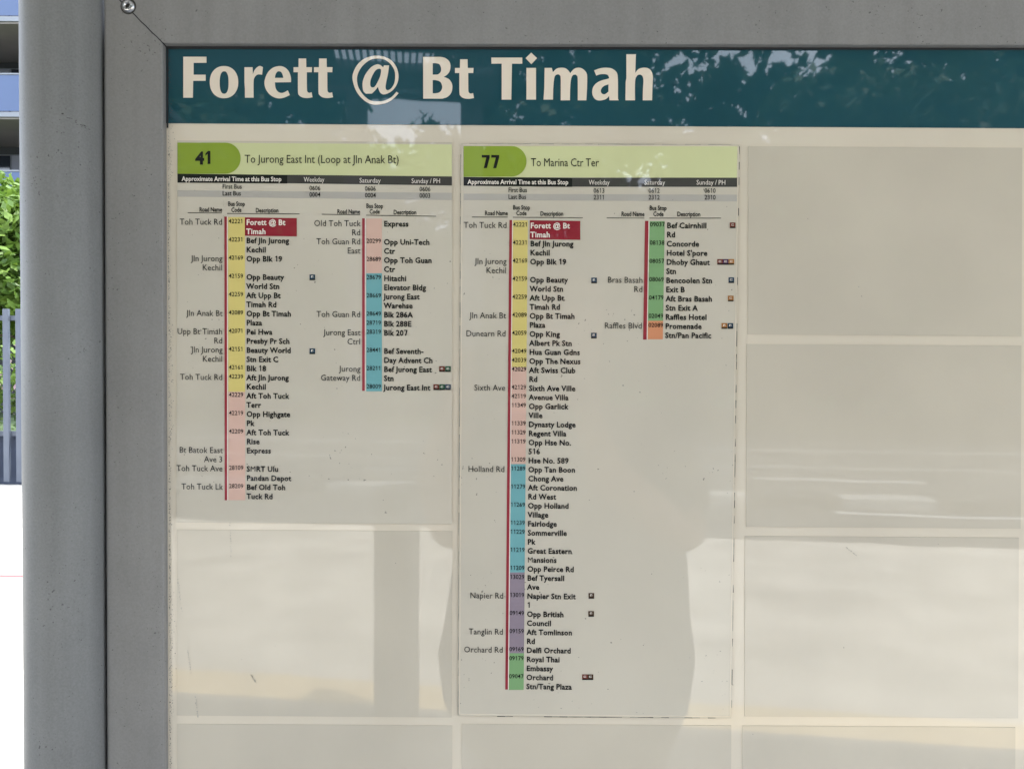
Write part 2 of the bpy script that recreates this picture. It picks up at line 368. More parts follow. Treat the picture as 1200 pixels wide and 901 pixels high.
# ------------------------------------------------------------ the framed route board
LB = P(196, 450); RB = P(1540, 450); TB = P(600, 56); BB = P(600, 1330)
XL, XR, ZT, ZB = LB.x, RB.x, TB.z, BB.z
XO = P(127.5, 450).x; FW = XL - XO          # frame face width
panel = tag(empty('route_board', ((XL + XR) / 2, 0, ZB - FW)), 'cream route board with teal title band in a grey metal frame', 'notice board')
def inpanel(o):
    o.parent = panel; o.matrix_parent_inverse = Matrix.Translation(panel.location).inverted(); return o
FY = -0.0065
inpanel(boxobj('backing_board', XL - 0.02, XR + 0.02, 0.0, 0.006, ZB - 0.02, ZT + 0.02, M['board']))
inpanel(boxobj('back_cover', XL - 0.03, XR + 0.03, 0.0065, 0.035, ZB - 0.03, ZT + 0.03, M['frame'], None, 0.003))
def rail(pts, name='frame_rail'):
    # pts: outer A, outer B, inner B, inner A in XZ; face at FY, chamfered outer edge and a deeper lip
    A, B, C_, D = [Vector((a, 0, b)) for a, b in pts]
    def mixp(p, q, t): return p + (q - p) * t
    rows = []
    ch = 0.10
    for t, y in ((0.0, 0.034), (0.0, FY + 0.0032), (0.012, FY + 0.0014), (0.045, FY + 0.0002), (0.075, FY), (0.985, FY), (1.0, FY + 0.0007), (1.0, -0.0003)):
        a = mixp(A, D, t); b = mixp(B, C_, t); rows.append(((a.x, y, a.z), (b.x, y, b.z)))
    vs = [p for r in rows for p in r]; fs = [(2 * i, 2 * i + 1, 2 * i + 3, 2 * i + 2) for i in range(len(rows) - 1)]
    n = len(rows)
    fs += [tuple(2 * i for i in range(n))[::-1], tuple(2 * i + 1 for i in range(n))]
    ob = mobj(name, vs, fs, M['frame'])
    bm = bmesh.new(); bm.from_mesh(ob.data); bmesh.ops.recalc_face_normals(bm, faces=bm.faces); bm.to_mesh(ob.data); bm.free()
    return inpanel(ob)
XO2, ZO, ZO2 = XR + FW, ZT + FW, ZB - FW
e = 0.00018
rail([(XO, ZO - e), (XO, ZO2 + e), (XL, ZB + e), (XL, ZT - e)])
rail([(XO + e, ZO), (XO2 - e, ZO), (XR - e, ZT), (XL + e, ZT)])
rail([(XO2, ZO - e), (XO2, ZO2 + e), (XR, ZB + e), (XR, ZT - e)])
rail([(XO + e, ZO2), (XO2 - e, ZO2), (XR - e, ZB), (XL + e, ZB)])
# dirty mitre joint: dark filler seen in the joint
def flatmark(name, pts, mt, y, parent):
    bmv = [P(a, b, y) for a, b in pts]
    o = mobj(name, bmv, [tuple(range(len(bmv)))[::-1]], mt)
    o.parent = parent; o.matrix_parent_inverse = Matrix.Translation(parent.location).inverted(); return o
rnd = random.Random(3)
cor = [(138, -2)] + [(138 + 57.5 * t / 14 + rnd.uniform(-0.4, 0.4), -2 + 57.5 * t / 14) for t in range(1, 14)] + [(195.6, 56)]
flatmark('mitre_gap', [(a + 0.55, b - 0.3) for a, b in cor] + [(a - 0.45 - rnd.uniform(0, 0.35), b + 0.3) for a, b in reversed(cor)], M['darkgap'], FY - 0.0001, panel)
# dome screw with hex socket
def screw(px, py):
    c = P(px, py, FY); bm = bmesh.new()
    prof = [(0.0, 0.0022), (0.0016, 0.0022), (0.0017, 0.0010), (0.0021, 0.0010)]
    rings = []
    R0 = 0.0052
    prof = [(0.0022, -0.0004), (0.0022, 0.0024), (0.0030, 0.0026), (0.0040, 0.0020), (0.0048, 0.0010), (0.0052, -0.0002)]
    n = 24
    for r, hgt in prof:
        rings.append([bm.verts.new((c.x + math.cos(2 * PI * k / n) * r, FY - hgt, c.z + math.sin(2 * PI * k / n) * r)) for k in range(n)])
    for a, b in zip(rings, rings[1:]):
        for k in range(n): bm.faces.new((a[k], a[(k + 1) % n], b[(k + 1) % n], b[k]))
    bm.faces.new(rings[0])
    bmesh.ops.recalc_face_normals(bm, faces=bm.faces)
    o = inpanel(bobj('screw', bm, M['steel'], None, True))
    bm = bmesh.new(); bmesh.ops.create_circle(bm, cap_ends=True, segments=6, radius=0.0021, matrix=Matrix.Translation((c.x, FY + 0.0003, c.z)) @ Matrix.Rotation(PI / 2, 4, 'X'))
    s = bobj('hex_socket', bm, M['darkgap'], None); s.parent = o; s.matrix_parent_inverse = Matrix.Translation(panel.location).inverted() @ Matrix()
    s.matrix_parent_inverse = Matrix.Identity(4)
    bm = bmesh.new(); bmesh.ops.create_circle(bm, cap_ends=True, segments=24, radius=0.0060, matrix=Matrix.Translation((c.x, FY - 0.00012, c.z)) @ Matrix.Rotation(PI / 2, 4, 'X'))
    s = bobj('dirt_ring', bm, M['grime'], None); s.parent = o
screw(150.5, 8)

# title band and its vinyl letters
band = quad('title_band', [(190, 50), (1545, 52), (1545, 152.5), (190, 144.6)], M['teal'], panel, -0.0005, 0.0005)
def G(x0, y0, loops): return [smooth_loop([((x0 + p[0] / 12), (y0 + p[1] / 12)) + ((1,) if len(p) > 2 else ()) for p in lp]) for lp in loops]
def c(*a): return [(x, y, 1) for x, y in a]
def ell(cx, cy, rx, ry, p=2.0, n=28):
    o = []
    for k in range(n):
        t = 2 * PI * k / n; s_, c_ = math.sin(t), math.cos(t)
        o.append((cx + rx * math.copysign(abs(c_) ** (2 / p), c_), cy + ry * math.copysign(abs(s_) ** (2 / p), s_)))
    return o
tG = c((600, 168), (705, 168), (708, 290), (788, 290), (785, 360), (715, 360)) + [(716, 590), (726, 636), (750, 650)] + c((783, 642), (795, 712)) + [(720, 723), (650, 713), (606, 682), (591, 630)] + c((590, 360), (528, 360), (528, 290), (598, 290))
glyphs = [
 ('F', 205, [c((118, 143), (444, 143), (444, 228), (262, 228), (262, 396), (432, 396), (432, 480), (256, 480), (252, 718), (118, 718))]),
 ('o', 205, [ell(690, 500, 200, 226, 2.15), ell(692, 505, 63, 158, 2.4)]),
 ('r', 205, [c((978, 290), (1092, 290), (1097, 390)) + [(1118, 335), (1155, 292), (1195, 272)] + c((1238, 290), (1225, 395)) + [(1165, 392), (1125, 425), (1106, 490)] + c((1106, 718), (985, 718), (985, 600), (978, 500))]),
 ('e', 300, [c((492, 500)) + [(490, 430), (462, 350), (405, 293), (330, 274), (235, 300), (160, 375), (120, 490), (135, 590), (190, 670), (260, 714), (330, 728), (400, 715)] + c((476, 680), (448, 615)) + [(400, 642), (355, 652), (308, 632), (275, 580)] + c((265, 503)),
             c((265, 440)) + [(275, 390), (300, 353), (328, 347), (357, 362), (376, 400)] + c((385, 440))]),
 ('t', 300, [tG]),
 ('t', 324, [tG]),
 ('@', 400, [c((775, 635), (805, 655)) + [(740, 725), (650, 785), (510, 817), (395, 800), (285, 725), (200, 605), (157, 450), (178, 340), (235, 245), (320, 172), (420, 137), (500, 128), (600, 142), (700, 192), (772, 282), (803, 390), (795, 490), (755, 575), (690, 638), (605, 672), (558, 658), (532, 620)] + c((515, 565)) + [(480, 610)] + c((430, 660), (345, 662)) + [(308, 620), (298, 520), (322, 425), (370, 345), (430, 282), (500, 250), (550, 260)] + c((588, 292), (600, 265), (672, 265)) + [(655, 390), (635, 480), (622, 555), (628, 598), (655, 612), (700, 588), (742, 520), (757, 430), (748, 340), (700, 255), (620, 190), (520, 168), (420, 182), (330, 240), (262, 320), (222, 425), (228, 530), (262, 612), (325, 695), (405, 755), (500, 770), (600, 762), (690, 720), (740, 675)],
             [(520, 312), (558, 325), (548, 410), (512, 495), (470, 562), (432, 574), (408, 545), (412, 470), (440, 400), (478, 338)]]),
 ('B', 485, [c((130, 145), (370, 145)) + [(440, 160), (495, 205), (515, 265), (505, 340), (470, 392)] + c((420, 425)) + [(488, 455), (530, 508), (542, 570), (525, 650), (470, 708)] + c((400, 732), (132, 732)),
             c((265, 232), (300, 232)) + [(355, 246), (382, 300), (378, 352), (345, 388)] + c((300, 395), (265, 395)),
             c((265, 470), (300, 470)) + [(368, 492), (397, 550), (391, 605), (355, 645)] + c((300, 657), (265, 657))]),
 ('t', 485 + 50 / 12, [[(p[0], p[1] + 11) + p[2:] for p in tG]]),
 ('T', 570, [c((70, 155), (504, 155), (504, 240), (360, 240), (350, 745), (215, 745), (215, 240), (70, 240))]),
 ('i', 570, [c((563, 300), (697, 300), (697, 745), (563, 745)), c((630, 85), (712, 163), (632, 247), (550, 163))]),
 ('m', 570, [c((818, 300), (920, 300), (935, 360)) + [(985, 312), (1050, 297), (1112, 305), (1158, 343)] + c((1178, 374)) + [(1230, 316), (1285, 297), (1340, 306), (1390, 345), (1416, 410)] + c((1414, 600), (1406, 755), (1284, 755)) + [(1284, 455), (1271, 408), (1245, 393), (1208, 412), (1187, 480)] + c((1177, 600), (1175, 755), (1045, 755)) + [(1045, 450), (1032, 404), (1003, 390), (965, 412), (949, 480)] + c((939, 600), (936, 745), (803, 745), (814, 580))]),
 ('a', 670, [c((315, 335)) + [(400, 305), (480, 297), (560, 307), (620, 348), (645, 405)] + c((650, 550), (650, 730), (660, 755), (530, 755), (525, 695)) + [(480, 738), (400, 757), (340, 745), (301, 700), (287, 640), (301, 570), (350, 512), (420, 476), (490, 458)] + c((527, 445)) + [(512, 405), (470, 388), (400, 390)] + c((345, 408)),
             c((517, 530)) + [(460, 550), (421, 585), (409, 630), (430, 664), (470, 668)] + c((516, 632))]),
 ('h', 670, [c((768, 108), (902, 108), (893, 370)) + [(940, 316), (1010, 297), (1080, 308), (1126, 360), (1141, 440)] + c((1135, 560), (1130, 755), (998, 755)) + [(1002, 600), (1008, 470), (992, 412), (955, 393), (915, 415), (891, 490)] + c((889, 755), (755, 755), (758, 500), (768, 440))]),
]
for ch, x0, loops in glyphs:
    o = outline('letter', G(x0, 55, loops), M['letter'], band, -0.0008, 0.0001)
    o.matrix_parent_inverse = Matrix.Identity(4)

quad('dark_edge_strip', [(195, 53), (1545, 55), (1545, 59.2), (195, 57.6)], M['darkgap'], panel, -0.0011, 0.0004)  # dark strip painted in for the shadow line under the top rail
quad('dark_edge_strip', [(195.2, 53), (196.8, 53), (197.0, 150), (195.4, 150)], M['darkgap'], panel, -0.0012, 0.0004)  # narrower dark strip painted down the left frame edge
# clear sleeves (slots) fixed to the board: three rows below the title in each column
SY = -0.0005
cells = [(207.5, 165, 530, 612), (207.5, 620.5, 530, 838), (207.5, 848, 530, 1180),
         (541, 848, 857, 1180),
         (877, 171.5, 1198, 392), (875, 403, 1197, 617), (873, 628, 1194, 839), (870, 850, 1190, 1180),
         (1205, 172.5, 1520, 395), (1204, 405, 1519, 620), (1203, 630, 1518, 842), (1202, 853, 1516, 1185)]
for (a, b, c_, d) in cells:
    quad('clear_sleeve', [(a, b), (c_, b + 0.006 * (c_ - a)), (c_ - 0.004 * (d - b), d + 0.007 * (c_ - a)), (a - 0.002 * (d - b), d)], M['sleeve'], panel, SY, 0.0005)

# grime along the inner lip of the frame and small marks
def grime_run(parent, pts_fn, n, wmin, wmax, y, mt, seed, name='grime'):
    r = random.Random(seed); vs = []; fs = []
    for k in range(n):
        t = r.random(); (a, b), off = pts_fn(t, r)
        s1, s2 = r.uniform(wmin, wmax), r.uniform(wmin, wmax); ang = r.uniform(0, PI); o = len(vs); m_ = r.choice([4, 5, 6])
        for j in range(m_):
            an = ang + 2 * PI * j / m_; rr = r.uniform(0.6, 1.1)
            vs.append(P(a + off[0] + math.cos(an) * s1 * rr, b + off[1] + math.sin(an) * s2 * rr, y - 0.00001 * (k % 7)))
        fs.append(tuple(range(o, o + m_)))
    ob = mobj(name, vs, fs, mt); ob.parent = parent; ob.matrix_parent_inverse = Matrix.Translation(parent.location).inverted(); ob['kind'] = 'stuff'
    return ob
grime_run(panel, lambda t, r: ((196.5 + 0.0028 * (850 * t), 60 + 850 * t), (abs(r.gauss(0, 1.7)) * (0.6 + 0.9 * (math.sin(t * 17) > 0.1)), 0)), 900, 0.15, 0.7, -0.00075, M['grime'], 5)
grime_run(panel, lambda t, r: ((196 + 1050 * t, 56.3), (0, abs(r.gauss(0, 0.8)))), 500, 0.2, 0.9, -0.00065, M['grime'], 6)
grime_run(panel, lambda t, r: ((128 + 68 * t, 300 + 600 * r.random()), (0, 0)), 120, 0.2, 0.6, FY - 0.0001, M['grime'], 8, 'paint_chips')
grime_run(panel, lambda t, r: ((172 + r.gauss(12, 8), 640 + 150 * t), (0, 0)), 60, 0.15, 0.6, FY - 0.0002, M['grime'], 9, 'paint_chips')

# ------------------------------------------------------------ route sheets
def icon(parent, px, py, colr, y, kindi=0):
    """station symbol: coloured square with a white cabin mark and dark foot"""
    s = 3.3; vs = []; fs = []; fm = []
    def q(x0, y0, x1, y1, mi, dy):
        o = len(vs)
        for a, b in ((x0, y0), (x1, y0), (x1, y1), (x0, y1)): vs.append(P(px + a * s, py + b * s, y - dy))
        fs.append((o + 3, o + 2, o + 1, o)); fm.append(mi)
    q(-1, -1, 1, 1, 0, 0); q(-1, 0.55, 1, 1, 2, 0.00004)
    if kindi == 0: q(-0.45, -0.5, 0.45, 0.15, 1, 0.00008); q(-0.30, -0.35, 0.62, 0.0, 0, 0.00012)
    else: q(-0.45, -0.55, 0.3, 0.15, 1, 0.00008); q(-0.2, -0.3, 0.2, 0.1, 0, 0.00012)
    ob = mobj('station_symbol', vs, fs, None, mats=[M[colr], M['white'], M['black']], fm=fm)
    ob.parent = parent; ob.matrix_parent_inverse = Matrix.Translation(parent.location).inverted()

def sheet(label, corners, y, thick, head, spec):
    cx = sum(a for a, b in corners) / 4; cy = corners[2][1]
    base = P(cx, cy, y)
    sh = tag(empty('route_sheet', base), label, 'poster', 'printed bus route sheets in the slots of the board')
    # paper: thin slab with faint curl at the long edges
    NX, NZ = 12, 24; vs = []; fs = []
    (ax, ay), (bx, by), (cx2, cy2), (dx, dy) = corners
    for back in (0, 1):
        for j in range(NZ + 1):
            for i in range(NX + 1):
                s, t = i / NX, j / NZ
                px = (ax * (1 - s) + bx * s) * (1 - t) + (dx * (1 - s) + cx2 * s) * t
                py = (ay * (1 - s) + by * s) * (1 - t) + (dy * (1 - s) + cy2 * s) * t
                q = P(px, py, y); vs.append((q.x, y + back * thick, q.z))
    W = NX + 1; K = W * (NZ + 1)
    for j in range(NZ):
        for i in range(NX):
            a = j * W + i; fs.append((a, a + W, a + W + 1, a + 1)); fs.append((K + a, K + a + 1, K + a + W + 1, K + a + W))
    bd = [i for i in range(W)] + [j * W + NX for j in range(1, NZ + 1)] + [NZ * W + i for i in range(NX - 1, -1, -1)] + [j * W for j in range(NZ - 1, 0, -1)]
    for a, b in zip(bd, bd[1:] + bd[:1]): fs.append((a, b, b + K, a + K))
    pp = mobj('paper', vs, fs, M['paper']); pp.parent = sh; pp.matrix_parent_inverse = Matrix.Translation(base).inverted()
    yb, yc, yt = y - 0.00015, y - 0.0003, y - 0.00045
    h = head
    quad('header_band', h['band'], M['palegreen'], sh, yb, 0.00015)
    # lime number tab with rounded right end
    x0, y0, x1, y1 = h['tab']
    r = (y1 - y0) / 2 * 0.98; arc = [(x0, y1), (x0, y0)] + [(x1 - r + math.sin(a) * r * 1.0, (y0 + y1) / 2 - math.cos(a) * (y1 - y0) / 2) for a in [PI * k / 18 for k in range(19)]]
    outline('number_tab', [arc], M['lime'], sh, yc, 0.00008)
    text('bus_number', h['num'][0], h['num'][1], h['num'][2], 15.2, M['black'], sh, yt, bold=0.045, cond=0.98, align='C')
    text('destination', h['dest'][0], h['dest'][1], h['dest'][2], 9.2, M['black'], sh, yt, bold=0.0, fitw=h['dest'][3])
    quad('title_bar', h['bar1'], M['blackbar'], sh, yc, 0.00012)
    quad('title_bar', h['bar2'], M['greybar'], sh, yb, 0.00012)
    quad('time_row', h['row'], M['greyrow'], sh, yb, 0.00012)
    for (s, a, b, wd, mt, bo) in h['texts']:
        text('heading', s, a, b, 5.4, M[mt], sh, yt, bold=bo, fitw=wd)
    for (a, b, c2, d2) in h['rules']:
        quad('rule', [(a, b - .35), (c2, d2 - .35), (c2, d2 + .35), (a, b + .35)], M['black'], sh, yc, 0.0001)
    for col in spec:
        for (xa, ya, xb, yb_, mt) in col['codes']:
            quad('code_strip', [(xa + col['xs'](ya), ya), (xb + col['xs'](ya), ya), (xb + col['xs'](yb_), yb_), (xa + col['xs'](yb_), yb_)], M[mt], sh, yb, 0.00012)
        xa, ya, wd, yb_ = col['line']
        quad('route_line', [(xa + col['xs'](ya), ya), (xa + wd + col['xs'](ya), ya), (xa + wd + col['xs'](yb_), yb_), (xa + col['xs'](yb_), yb_)], M['red'], sh, yc, 0.00012)
        quad('white_edge', [(xa + wd + col['xs'](ya), ya), (xa + wd + 1 + col['xs'](ya), ya), (xa + wd + 1 + col['xs'](yb_), yb_), (xa + wd + col['xs'](yb_), yb_)], M['white'], sh, yc, 0.0001)
        if 'here' in col:
            a, b, c2, d2 = col['here']
            quad('here_box', [(a, b), (c2, b + 0.8), (c2, d2 + 0.8), (a, d2)], M['maroon'], sh, yc, 0.0001)
        for (row, code, name, road) in col['rows']:
            Y = col['y0'] + row * col['dy']; X = col['xs'](Y)
            if code: text('stop_code', code, col['xc'] + X, Y + 1.4, 5.0, M['black'], sh, yt, bold=0.004, fitw=17.2, align='C')
            if name:
                here = row < 2 and 'here' in col
                text('stop_name', name, col['xn'] + X, Y + 3.3, 6.7, M['white' if here else 'black'], sh, yt, bold=0.028, cond=0.955, track=0.03)
            if road: text('road_name', road, col['xr'] + X, Y + 3.2, 6.9, M['black'], sh, yt, bold=0.0, cond=0.925, track=0.01, align='R')
        for (row, x, colr) in col['icons']:
            Y = col['y0'] + row * col['dy']; icon(sh, x, Y, colr, yt, row % 2)
    return sh

s41 = dict(
 band=[(208, 167.3), (529.5, 169.5), (529.5, 207), (208, 204)], tab=(208, 167.5, 282, 203.8), num=('41', 239, 192.4), dest=('To Jurong East Int (Loop at Jln Anak Bt)', 286.5, 191.0, 181),
 bar1=[(208, 203.8), (336.5, 205.2), (336.5, 215.3), (208, 214.2)], bar2=[(336, 205.0), (529.5, 207.0), (529.5, 217.6), (336, 215.0)],
 row=[(208, 223.2), (529.5, 226.2), (529.5, 234.6), (208, 230.6)],
 texts=[('Approximate Arrival Time at this Bus Stop', 213, 212.2, 117, 'white', 0.02), ('Weekday', 356, 213.2, 24, 'white', 0.0), ('Saturday', 421, 214.3, 25, 'white', 0.0), ('Sunday / PH', 482, 214.8, 34, 'white', 0.0),
        ('First Bus', 260.5, 221.3, 23, 'black', 0.01), ('Last Bus', 260.5, 229.3, 22, 'black', 0.01),
        ('0606', 362.5, 223.2, 13, 'black', 0.01), ('0606', 427.5, 223.8, 13, 'black', 0.01), ('0606', 491.5, 224.4, 13, 'black', 0.01),
        ('0004', 362.5, 230.8, 13, 'black', 0.01), ('0004', 427.5, 231.6, 13, 'black', 0.01), ('0003', 491.5, 232.0, 13, 'black', 0.01),
        ('Road Name', 233.5, 248.2, 27, 'black', 0.02), ('Bus Stop', 267, 241.5, 20, 'black', 0.02), ('Code', 271, 248.6, 12, 'black', 0.02), ('Description', 299.5, 249.2, 27, 'black', 0.02),
        ('Road Name', 395, 250.6, 27, 'black', 0.02), ('Bus Stop', 429, 244.0, 20, 'black', 0.02), ('Code', 433, 250.6, 12, 'black', 0.02), ('Description', 461, 251.4, 27, 'black', 0.02)],
 rules=[(220, 249.5, 260, 249.7), (266, 250.3, 351, 250.9), (377, 251.3, 422, 252.0), (429, 252.4, 511, 253.6)])
c41a = dict(xs=lambda y: 0.0012 * (y - 256), y0=260.4, dy=10.69, xc=276.4, xn=288.6, xr=260.8, line=(262.9, 254, 3.0, 586),
 codes=[(267.3, 254.5, 287.0, 459, 'yellow'), (267.3, 459, 287.0, 586, 'pink')], here=(287.0, 255.0, 347.8, 276.4),
 rows=[(0, '42221', 'Forett @ Bt', 'Toh Tuck Rd'), (1, '', 'Timah', ''), (2, '42231', 'Bef Jln Jurong', ''), (3, '', 'Kechil', ''), (4, '42169', 'Opp Blk 19', 'Jln Jurong'), (5, '', '', 'Kechil'),
  (6, '42159', 'Opp Beauty', ''), (7, '', 'World Stn', ''), (8, '42259', 'Aft Upp Bt', ''), (9, '', 'Timah Rd', ''), (10, '42089', 'Opp Bt Timah', 'Jln Anak Bt'), (11, '', 'Plaza', ''),
  (12, '42071', 'Pei Hwa', 'Upp Bt Timah'), (13, '', 'Presby Pr Sch', 'Rd'), (14, '42151', 'Beauty World', 'Jln Jurong'), (15, '', 'Stn Exit C', 'Kechil'), (16, '42161', 'Blk 18', ''), (17, '42239', 'Aft Jln Jurong', 'Toh Tuck Rd'),
  (18, '', 'Kechil', ''), (19, '42229', 'Aft Toh Tuck', ''), (20, '', 'Terr', ''), (21, '42219', 'Opp Highgate', ''), (22, '', 'Pk', ''), (23, '42209', 'Aft Toh Tuck', ''), (24, '', 'Rise', ''), (25, '', 'Express', 'Bt Batok East'),
  (26, '', '', 'Ave 3'), (27, '28109', 'SMRT Ulu', 'Toh Tuck Ave'), (28, '', 'Pandan Depot', ''), (29, '28209', 'Bef Old Toh', 'Toh Tuck Lk'), (30, '', 'Tuck Rd', '')],
 icons=[(6.05, 366, 'i_blue'), (14.15, 366, 'i_blue')])
c41b = dict(xs=lambda y: 0.0, y0=262.2, dy=10.64, xc=438, xn=449.8, xr=422.6, line=(424.4, 256, 3.2, 458),
 codes=[(429.2, 256.3, 447.6, 320.3, 'pink'), (429.2, 320.3, 447.6, 458.5, 'blue')],
 rows=[(0, '', 'Express', 'Old Toh Tuck'), (1, '', '', 'Rd'), (2, '20299', 'Opp Uni-Tech', 'Toh Guan Rd'), (3, '', 'Ctr', 'East'), (4, '28689', 'Opp Toh Guan', ''), (5, '', 'Ctr', ''), (6, '28679', 'Hitachi', ''), (7, '', 'Elevator Bldg', ''),
  (8, '28669', 'Jurong East', ''), (9, '', 'Warehse', ''), (10, '28649', 'Blk 286A', 'Toh Guan Rd'), (11, '28719', 'Blk 288E', ''), (12, '28319', 'Blk 207', 'Jurong East'), (13, '', '', 'Ctrl'),
  (14, '28441', 'Bef Seventh-', ''), (15, '', 'Day Advent Ch', ''), (16, '28211', 'Bef Jurong East', 'Jurong'), (17, '', 'Stn', 'Gateway Rd'), (18, '28009', 'Jurong East Int', '')],
 icons=[(16.0, 518.0, 'i_red'), (16.0, 525.0, 'i_green'), (18.0, 511.2, 'i_red'), (18.0, 518.1, 'i_green'), (18.0, 525.0, 'i_blue')])
sheet('route sheet headed 41 with two stop lists, left of the sheet headed 77', [(208, 166), (530, 168.4), (529.6, 614), (206.5, 611.5)], -0.0009, 0.0003, s41, [c41a, c41b])
s77 = dict(
 band=[(543.3, 171.5), (864.2, 171.5), (863.6, 208.5), (543, 207.8)], tab=(543.3, 171.5, 617, 207.2), num=('77', 574.7, 197.3), dest=('To Marina Ctr Ter', 622, 195.0, 79),
 bar1=[(543.3, 207.6), (670.5, 208.6), (670.5, 219.2), (543.3, 217.8)], bar2=[(670, 208.6), (864, 208.4), (863.8, 219.2), (670, 219.0)],
 row=[(543.5, 227.2), (863.8, 228.4), (863.6, 236.2), (543.5, 234.6)],
 texts=[('Approximate Arrival Time at this Bus Stop', 548, 215.8, 117, 'white', 0.02), ('Weekday', 690, 216.6, 24, 'white', 0.0), ('Saturday', 755, 216.6, 24, 'white', 0.0), ('Sunday / PH', 816, 216.6, 34, 'white', 0.0),
        ('First Bus', 595.5, 225.4, 22, 'black', 0.01), ('Last Bus', 595.5, 233.3, 21, 'black', 0.01),
        ('0613', 695.5, 226.2, 13, 'black', 0.01), ('0612', 760, 226.2, 13, 'black', 0.01), ('0610', 825.5, 226.2, 13, 'black', 0.01),
        ('2311', 695.5, 234.0, 13, 'black', 0.01), ('2312', 760, 234.0, 13, 'black', 0.01), ('2310', 825.5, 234.0, 13, 'black', 0.01),
        ('Road Name', 568, 252.4, 27, 'black', 0.02), ('Bus Stop', 601, 245.8, 20, 'black', 0.02), ('Code', 605, 252.4, 12, 'black', 0.02), ('Description', 633, 253.0, 27, 'black', 0.02),
        ('Road Name', 728, 253.4, 27, 'black', 0.02), ('Bus Stop', 761, 246.4, 20, 'black', 0.02), ('Code', 765.5, 253.4, 12, 'black', 0.02), ('Description', 793.5, 253.6, 27, 'black', 0.02)],
 rules=[(553, 254.6, 595, 254.6), (601, 254.8, 683, 255.4), (711, 255.6, 755, 255.8), (761, 255.8, 845, 255.8)])
xs7 = lambda y: -0.0090 * (y - 258)
c77a = dict(xs=xs7, y0=264.3, dy=10.575, xc=609.8, xn=621.6, xr=594.2, line=(597.0, 258, 3.2, 807.5),
 codes=[(600.8, 258.3, 618.6, 430, 'yellow'), (600.8, 430, 618.6, 543.6, 'pink'), (600.8, 543.6, 618.6, 670.4, 'blue'), (600.8, 670.4, 618.6, 765, 'purple'), (600.8, 765, 618.6, 808, 'green')], here=(620.8, 258.3, 680, 280.4),
 rows=[(0, '42221', 'Forett @ Bt', 'Toh Tuck Rd'), (1, '', 'Timah', ''), (2, '42231', 'Bef Jln Jurong', ''), (3, '', 'Kechil', ''), (4, '42169', 'Opp Blk 19', 'Jln Jurong'), (5, '', '', 'Kechil'), (6, '42159', 'Opp Beauty', ''), (7, '', 'World Stn', ''),
  (8, '42259', 'Aft Upp Bt', ''), (9, '', 'Timah Rd', ''), (10, '42089', 'Opp Bt Timah', 'Jln Anak Bt'), (11, '', 'Plaza', ''), (12, '42059', 'Opp King', 'Dunearn Rd'), (13, '', 'Albert Pk Stn', ''), (14, '42049', 'Hua Guan Gdns', ''), (15, '42039', 'Opp The Nexus', ''),
  (16, '42029', 'Aft Swiss Club', ''), (17, '', 'Rd', ''), (18, '42129', 'Sixth Ave Ville', 'Sixth Ave'), (19, '42119', 'Avenue Villa', ''), (20, '11349', 'Opp Garlick', ''), (21, '', 'Ville', ''), (22, '11339', 'Dynasty Lodge', ''), (23, '11329', 'Regent Villa', ''),
  (24, '11319', 'Opp Hse No.', ''), (25, '', '516', ''), (26, '11309', 'Hse No. 589', ''), (27, '11289', 'Opp Tan Boon', 'Holland Rd'), (28, '', 'Chong Ave', ''), (29, '11279', 'Aft Coronation', ''), (30, '', 'Rd West', ''), (31, '11269', 'Opp Holland', ''),
  (32, '', 'Village', ''), (33, '11239', 'Fairlodge', ''), (34, '11229', 'Sommerville', ''), (35, '', 'Pk', ''), (36, '11219', 'Great Eastern', ''), (37, '', 'Mansions', ''), (38, '11209', 'Opp Peirce Rd', ''), (39, '13029', 'Bef Tyersall', ''), (40, '', 'Ave', ''),
  (41, '13019', 'Napier Stn Exit', 'Napier Rd'), (42, '', '1', ''), (43, '09149', 'Opp British', ''), (44, '', 'Council', ''), (45, '09159', 'Aft Tomlinson', 'Tanglin Rd'), (46, '', 'Rd', ''), (47, '09169', 'Delfi Orchard', 'Orchard Rd'),
  (48, '09179', 'Royal Thai', ''), (49, '', 'Embassy', ''), (50, '09047', 'Orchard', ''), (51, '', 'Stn/Tang Plaza', '')],
 icons=[(6.1, 696.2, 'i_blue'), (12.2, 696.0, 'i_blue'), (41.0, 693, 'i_brown'), (43.0, 692.8, 'i_brown'), (50.0, 685.5, 'i_red'), (50.0, 692.0, 'i_brown')])
xs8 = lambda y: -0.0160 * (y - 258)
c77b = dict(xs=xs8, y0=264.2, dy=10.71, xc=770.5, xn=781.6, xr=754.6, line=(755.9, 259, 4.2, 398),
 codes=[(761.2, 259.3, 779.0, 376, 'green'), (761.2, 376, 779.0, 397.6, 'orange')],
 rows=[(0, '09037', 'Bef Cairnhill', ''), (1, '', 'Rd', ''), (2, '08138', 'Concorde', ''), (3, '', "Hotel S'pore", ''), (4, '08057', 'Dhoby Ghaut', ''), (5, '', 'Stn', ''), (6, '08069', 'Bencoolen Stn', 'Bras Basah'), (7, '', 'Exit B', 'Rd'),
  (8, '04179', 'Aft Bras Basah', ''), (9, '', 'Stn Exit A', ''), (10, '02049', 'Raffles Hotel', ''), (11, '02089', 'Promenade', 'Raffles Blvd'), (12, '', 'Stn/Pan Pacific', '')],
 icons=[(0, 858.6, 'i_red'), (4, 843.8, 'i_red'), (4, 850.4, 'i_purple'), (4, 857.0, 'i_orange'), (6, 857.0, 'i_blue'), (8, 856.4, 'i_orange'), (11, 848.9, 'i_orange'), (11, 856.0, 'i_blue')])
sh77 = sheet('tall route sheet headed 77 with bright curled edges, right of the sheet headed 41', [(540.5, 168.2), (866.2, 170.0), (856.8, 841.2), (536.6, 838.0)], -0.0014, 0.0004, s77, [c77a, c77b])
